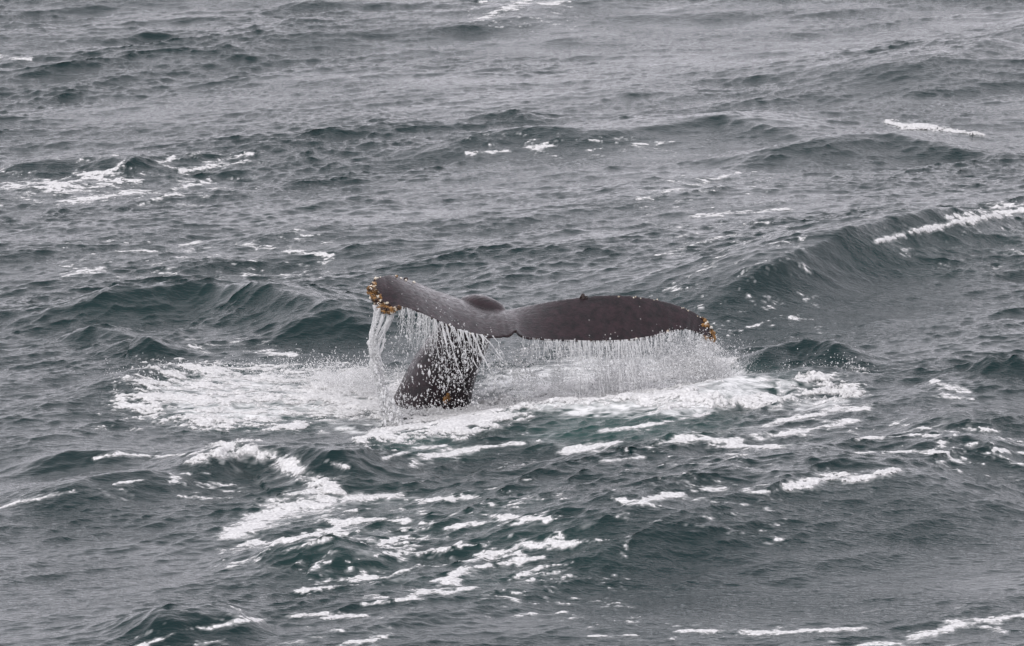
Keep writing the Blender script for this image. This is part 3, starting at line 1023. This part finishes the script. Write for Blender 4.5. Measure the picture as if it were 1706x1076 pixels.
class Soup:
    """collects the triangles of one body of water"""
    def __init__(s):
        s.v, s.f, s.n = [], [], 0

    def add(s, v, f):
        s.v.append(v); s.f.append(f + s.n); s.n += len(v)

    def drops(s, c, r, stretch=1.0):
        c = np.asarray(c); r = np.asarray(r)
        for big, T, Fc in ((True, OCT, OCF), (False, TET, TEF)):
            k = (r > .0065) == big
            if not k.any():
                continue
            cc, rad = c[k], r[k]
            ang = rng.uniform(0, 6.28, len(cc))
            ca, sa = np.cos(ang)[:, None], np.sin(ang)[:, None]
            x = T[None, :, 0] * ca - T[None, :, 1] * sa
            y = T[None, :, 0] * sa + T[None, :, 1] * ca
            sh = rng.uniform(.7, 1.3, (len(cc), 1))
            off = np.stack([x * sh, y, np.broadcast_to(T[None, :, 2], x.shape) * rng.uniform(.8, 1.5 * stretch, (len(cc), 1))], -1)
            v = cc[:, None, :] + off * rad[:, None, None]
            f = Fc[None] + (np.arange(len(cc)) * len(T))[:, None, None]
            s.add(v.reshape(-1, 3), f.reshape(-1, 3))

    def tube(s, path, rad, sides=5):
        n = len(path)
        a = np.arange(sides) / sides * 2 * np.pi
        v = path[:, None, :] + rad[:, None, None] * np.stack([np.cos(a), np.sin(a), 0 * a], -1)[None]
        i = np.arange(n - 1)[:, None] * sides
        k = np.arange(sides)[None]
        a0, a1 = i + k, i + (k + 1) % sides
        f = np.concatenate([np.stack([a0, a1, a1 + sides], -1).reshape(-1, 3), np.stack([a0, a1 + sides, a0 + sides], -1).reshape(-1, 3)])
        s.add(v.reshape(-1, 3), f)

    def build(s, name, label, cat, group=None, kind=None):
        o = mesh_obj(name, np.concatenate(s.v), np.concatenate(s.f), M_SPRAY)
        return tag(o, label, cat, group, kind)


def wob(n, step, amp):
    m = max(2, n // step + 2)
    return np.interp(np.linspace(0, m - 1, n), np.arange(m), rng.normal(0, amp, m))


def strand(soup, px, py, y, length, rad, drift=0.0, wobble=.02, drops=6, gap=.25):
    """one thread of water falling from the fluke's edge: solid at first, then beads, then drops"""
    n = max(10, int(length / .03))
    p0 = at_y(px, py, y)
    t = np.linspace(0, 1, n)
    path = np.empty((n, 3))
    path[:, 0] = p0[0] + drift * t + wob(n, 5, wobble) * t ** .5
    path[:, 1] = p0[1] + rng.normal(0, .03) * t + wob(n, 5, wobble) * t
    path[:, 2] = p0[2] + .012 - length * t
    prof = np.clip(rad * (1.15 - .6 * t) * (1 + wob(n, 2, .45)), .0, None)
    br = wob(n, 2, 1.0) < -1.6 + 1.6 * t + gap
    prof = np.where(br & (t > .25), .0012, np.maximum(prof, .0015))
    prof[-1] = .0008
    soup.tube(path, prof, 5)
    if drops:
        k = rng.integers(0, drops + 1)
        if k:
            i = np.clip(((.25 + .75 * rng.random(k) ** .7) * n).astype(int), 0, n - 1)
            c = path[i] + rng.normal(0, .035, (k, 3))
            soup.drops(c, np.exp(rng.normal(math.log(.0055), .35, k)), 1.6)


def te_at(px):
    return np.interp(px, st[:, 2], st[:, 3]), np.interp(px, st[:, 2], st[:, 5])


FW = 'water falling off the raised flukes'
# the stream off the left tip
S = Soup()
paths = [[(632, 513), (628, 530), (622, 552), (618, 575), (622, 600), (628, 628), (633, 650)],
         [(640, 516), (634, 535), (626, 556), (621, 578), (624, 605), (630, 630), (635, 655)],
         [(652, 518), (648, 532), (640, 548), (631, 562), (627, 580), (628, 610), (634, 640)],
         [(655, 517), (652, 530), (645, 546), (637, 562), (632, 580), (631, 600), (636, 630)],
         [(626, 508), (622, 530), (618, 556), (617, 580), (620, 604), (626, 630), (634, 654)]]
for pth in paths:
    for rep in range(4):
        q = smooth_line(pth, 50, 1)
        n = len(q)
        w = at_y(q[:, 0] + rng.normal(0, 1.4) + wob(n, 6, 1.3), q[:, 1], 67.86 + np.linspace(0, .12, n) + rng.normal(0, .02))
        S.tube(w, np.clip((.011 + .006 * np.sin(np.linspace(0, 9, n) + rng.uniform(0, 6))) * (1 + wob(n, 2, .4)), .003, .03), 6)
# lower part: thickens into a column that hits the water
for rep in range(50):
    q = smooth_line([(632, 640), (640, 660), (650, 680), (656, 700), (660, 722)], 36, 1)
    n = len(q)
    sp = np.linspace(2.0, 11, n)
    w = at_y(q[:, 0] + rng.normal(0, .75) * sp + wob(n, 4, 1.0), q[:, 1] + rng.normal(0, 3), 67.95 - np.linspace(0, .45, n) + rng.normal(0, .08))
    S.tube(w, np.clip((.010 + .008 * np.linspace(0, 1, n)) * (1 + wob(n, 2, .5)), .002, .03), 5)
q = smooth_line([(630, 520), (622, 560), (624, 610), (640, 660), (655, 700), (660, 725)], 100, 1)
i = rng.integers(45, 100, 7000)
S.drops(at_y(q[i, 0] + rng.normal(0, .8, 7000) * (1 + 10 * np.clip((i - 50) / 50, 0, 1)), q[i, 1] + rng.normal(0, 3, 7000), 67.75 - .35 * np.clip((i - 60) / 40, 0, 1) + rng.normal(0, .08, 7000)), np.exp(rng.normal(math.log(.0125), .35, 7000)), 1.6)
i = rng.integers(0, 100, 900)
S.drops(at_y(q[i, 0] + rng.normal(0, 1, 900) * (2 + 8 * i / 100), q[i, 1] + rng.normal(0, 4, 900), 67.85 + rng.normal(0, .1, 900)), np.exp(rng.normal(math.log(.006), .4, 900)), 1.5)
S.build('water_stream', 'thick white stream pouring off the barnacled left fluke tip', 'falling water', FW)

# threads off the left lobe
S = Soup()
for k in range(70):
    px = rng.uniform(662, 728)
    py, y = te_at(px)
    strand(S, px, py, y, rng.uniform(.12, .5), rng.uniform(.0015, .0035), rng.normal(0, .03), .02, 9, .0)
for k in range(36):
    px = np.clip(rng.normal(772, 24), 722, 850)
    py, y = te_at(px)
    strand(S, px, py, y, rng.uniform(.12, .5) * (1.0 if px < 805 else .5), rng.uniform(.002, .0065), rng.normal(.05, .05), .025, 14, .5)
for px, ln, dr in ((734, .5, .12), (742, .85, .25), (766, .5, .1), (775, .45, .16), (787, .5, .24), (801, .4, .3)):
    py, y = te_at(px)
    for rep in range(2):
        strand(S, px + rng.normal(0, 1.5), py, y, ln * rng.uniform(.85, 1.1), rng.uniform(.006, .012), dr, .025, 16, .9)
S.build('water_curtain', 'ragged curtain of water threads falling from the left fluke lobe', 'falling water', FW, 'stuff')

# threads off the right lobe
S = Soup()
for k in range(200):
    px = rng.uniform(868, 1192) if rng.random() < .5 else rng.uniform(940, 1185)
    py, y = te_at(px)
    strand(S, px, py, y, rng.uniform(.05, .3), rng.uniform(.0015, .004), rng.normal(0, .03), .014, 9, .4)
for c, s, ln, k in ((965, 9, .8, 22), (990, 8, .7, 12), (1012, 6, .6, 8), (1040, 7, .9, 18), (1062, 8, .6, 8), (1110, 20, .5, 16), (930, 8, .3, 8), (1186, 4, .3, 10)):
    for j in range(k):
        px = min(1190, c + rng.normal(0, s))
        py, y = te_at(px)
        strand(S, px, py, y, ln * rng.uniform(.35, 1.15), rng.uniform(.002, .0055), rng.normal(.05, .05), .020, 16, .7)
S.build('water_curtain', 'wide fine curtain of falling water under the right fluke lobe', 'falling water', FW, 'stuff')


def cloud(soup, n, cx, cy, rx, ry, y, ys, size, sig=.35, uniform=False, stretch=1.0):
    if uniform:
        a, r = rng.uniform(0, 6.28, n), np.sqrt(rng.random(n))
        px, py = cx + rx * r * np.cos(a), cy + ry * r * np.sin(a)
    else:
        px, py = cx + rng.normal(0, rx * .5, n), cy + rng.normal(0, ry * .5, n)
    # spray hangs in sheets and clots, not evenly
    w = at_y(px, py, y + rng.normal(0, ys, n))
    dens = nz(nE, w[:, 0] * 1.6 + 4, w[:, 2] * .5 + 9) + .7 * nz(nA, w[:, 0] * .8, w[:, 2] * .4)
    w = w[rng.random(n) < .22 + .78 * smoothstep(-.9, 1.3, dens)]
    w = w[w[:, 2] > -.1]
    soup.drops(w, np.clip(np.exp(rng.normal(math.log(size), sig, len(w))), .002, .018), stretch)


# drops in front of the tail stock and below the left lobe
S = Soup()
cloud(S, 1100, 685, 575, 75, 65, 67.9, .2, .0045, .5)
cloud(S, 1500, 728, 632, 90, 70, 68.1, .25, .0048, .48, stretch=2.4)
cloud(S, 500, 725, 672, 80, 16, 68.6, .2, .006, .6)
cloud(S, 2200, 805, 640, 50, 70, 68.2, .25, .0058, .5)
cloud(S, 2000, 850, 640, 60, 60, 68.4, .25, .0050, .45)
cloud(S, 6000, 712, 686, 105, 9, 68.75, .12, .0058, .5)
S.build('spray_drops', 'white water drops spattering in front of the tail stock', 'spray', 'spray thrown up by the tail', 'stuff')
# drops and mist below the right lobe
S = Soup()
cloud(S, 4500, 1010, 610, 165, 55, 69.0, .3, .0045, .5, True)
cloud(S, 7000, 1105, 610, 110, 42, 69.1, .25, .0048, .5)
cloud(S, 11000, 1150, 598, 66, 34, 69.2, .25, .0048, .45)
cloud(S, 40000, 1140, 600, 90, 34, 69.25, .25, .0027, .2)
cloud(S, 9000, 1030, 625, 160, 40, 69.1, .25, .0027, .2)
cloud(S, 7000, 960, 640, 150, 40, 69.2, .35, .0048, .4)
cloud(S, 9000, 1090, 640, 160, 30, 69.5, .3, .0055, .4)
cloud(S, 2600, 1205, 630, 36, 40, 69.4, .2, .0060, .4)
S.build('spray_drops', 'cloud of fine spray hanging under the right fluke lobe', 'spray', 'spray thrown up by the tail', 'stuff')
S = Soup()
cloud(S, 5500, 1370, 642, 60, 34, 69.9, .25, .0055, .4)
cloud(S, 2500, 1300, 655, 60, 25, 69.7, .25, .0055, .4)
cloud(S, 700, 1400, 630, 60, 40, 69.9, .25, .0055, .4)
S.build('spray_drops', 'spray plume at the far right end of the splash', 'spray', 'spray thrown up by the tail', 'stuff')
S = Soup()
cloud(S, 3500, 540, 618, 120, 26, 70.2, .3, .0045, .4)
cloud(S, 4500, 610, 632, 70, 24, 69.8, .3, .005, .4)
cloud(S, 1800, 330, 620, 130, 18, 70.6, .3, .0052, .4)
cloud(S, 900, 230, 645, 40, 22, 69.8, .3, .0055, .4)
S.build('spray_drops', 'low spray above the foam ring left of the tail', 'spray', 'spray thrown up by the tail', 'stuff')
S = Soup()
cloud(S, 2200, 760, 715, 160, 22, 67.9, .25, .0052, .4)
cloud(S, 2500, 840, 690, 70, 22, 68.4, .25, .0055, .4)
cloud(S, 1500, 660, 722, 40, 14, 67.5, .15, .006, .4)
S.build('spray_drops', 'drops splashing up in front of the tail stock base', 'spray', 'spray thrown up by the tail', 'stuff')
S = Soup()
cloud(S, 900, 1640, 712, 70, 16, 67.5, .3, .0045, .4)
cloud(S, 250, 940, 790, 30, 10, 64.9, .2, .005, .4)
S.build('spray_drops', 'faint wind blown spray off small wavelets in the near water', 'spray', None, 'stuff')
print('grid', NX, NY, 'tris', sum(len(o.data.polygons) for o in SC.objects if o.type == 'MESH'))
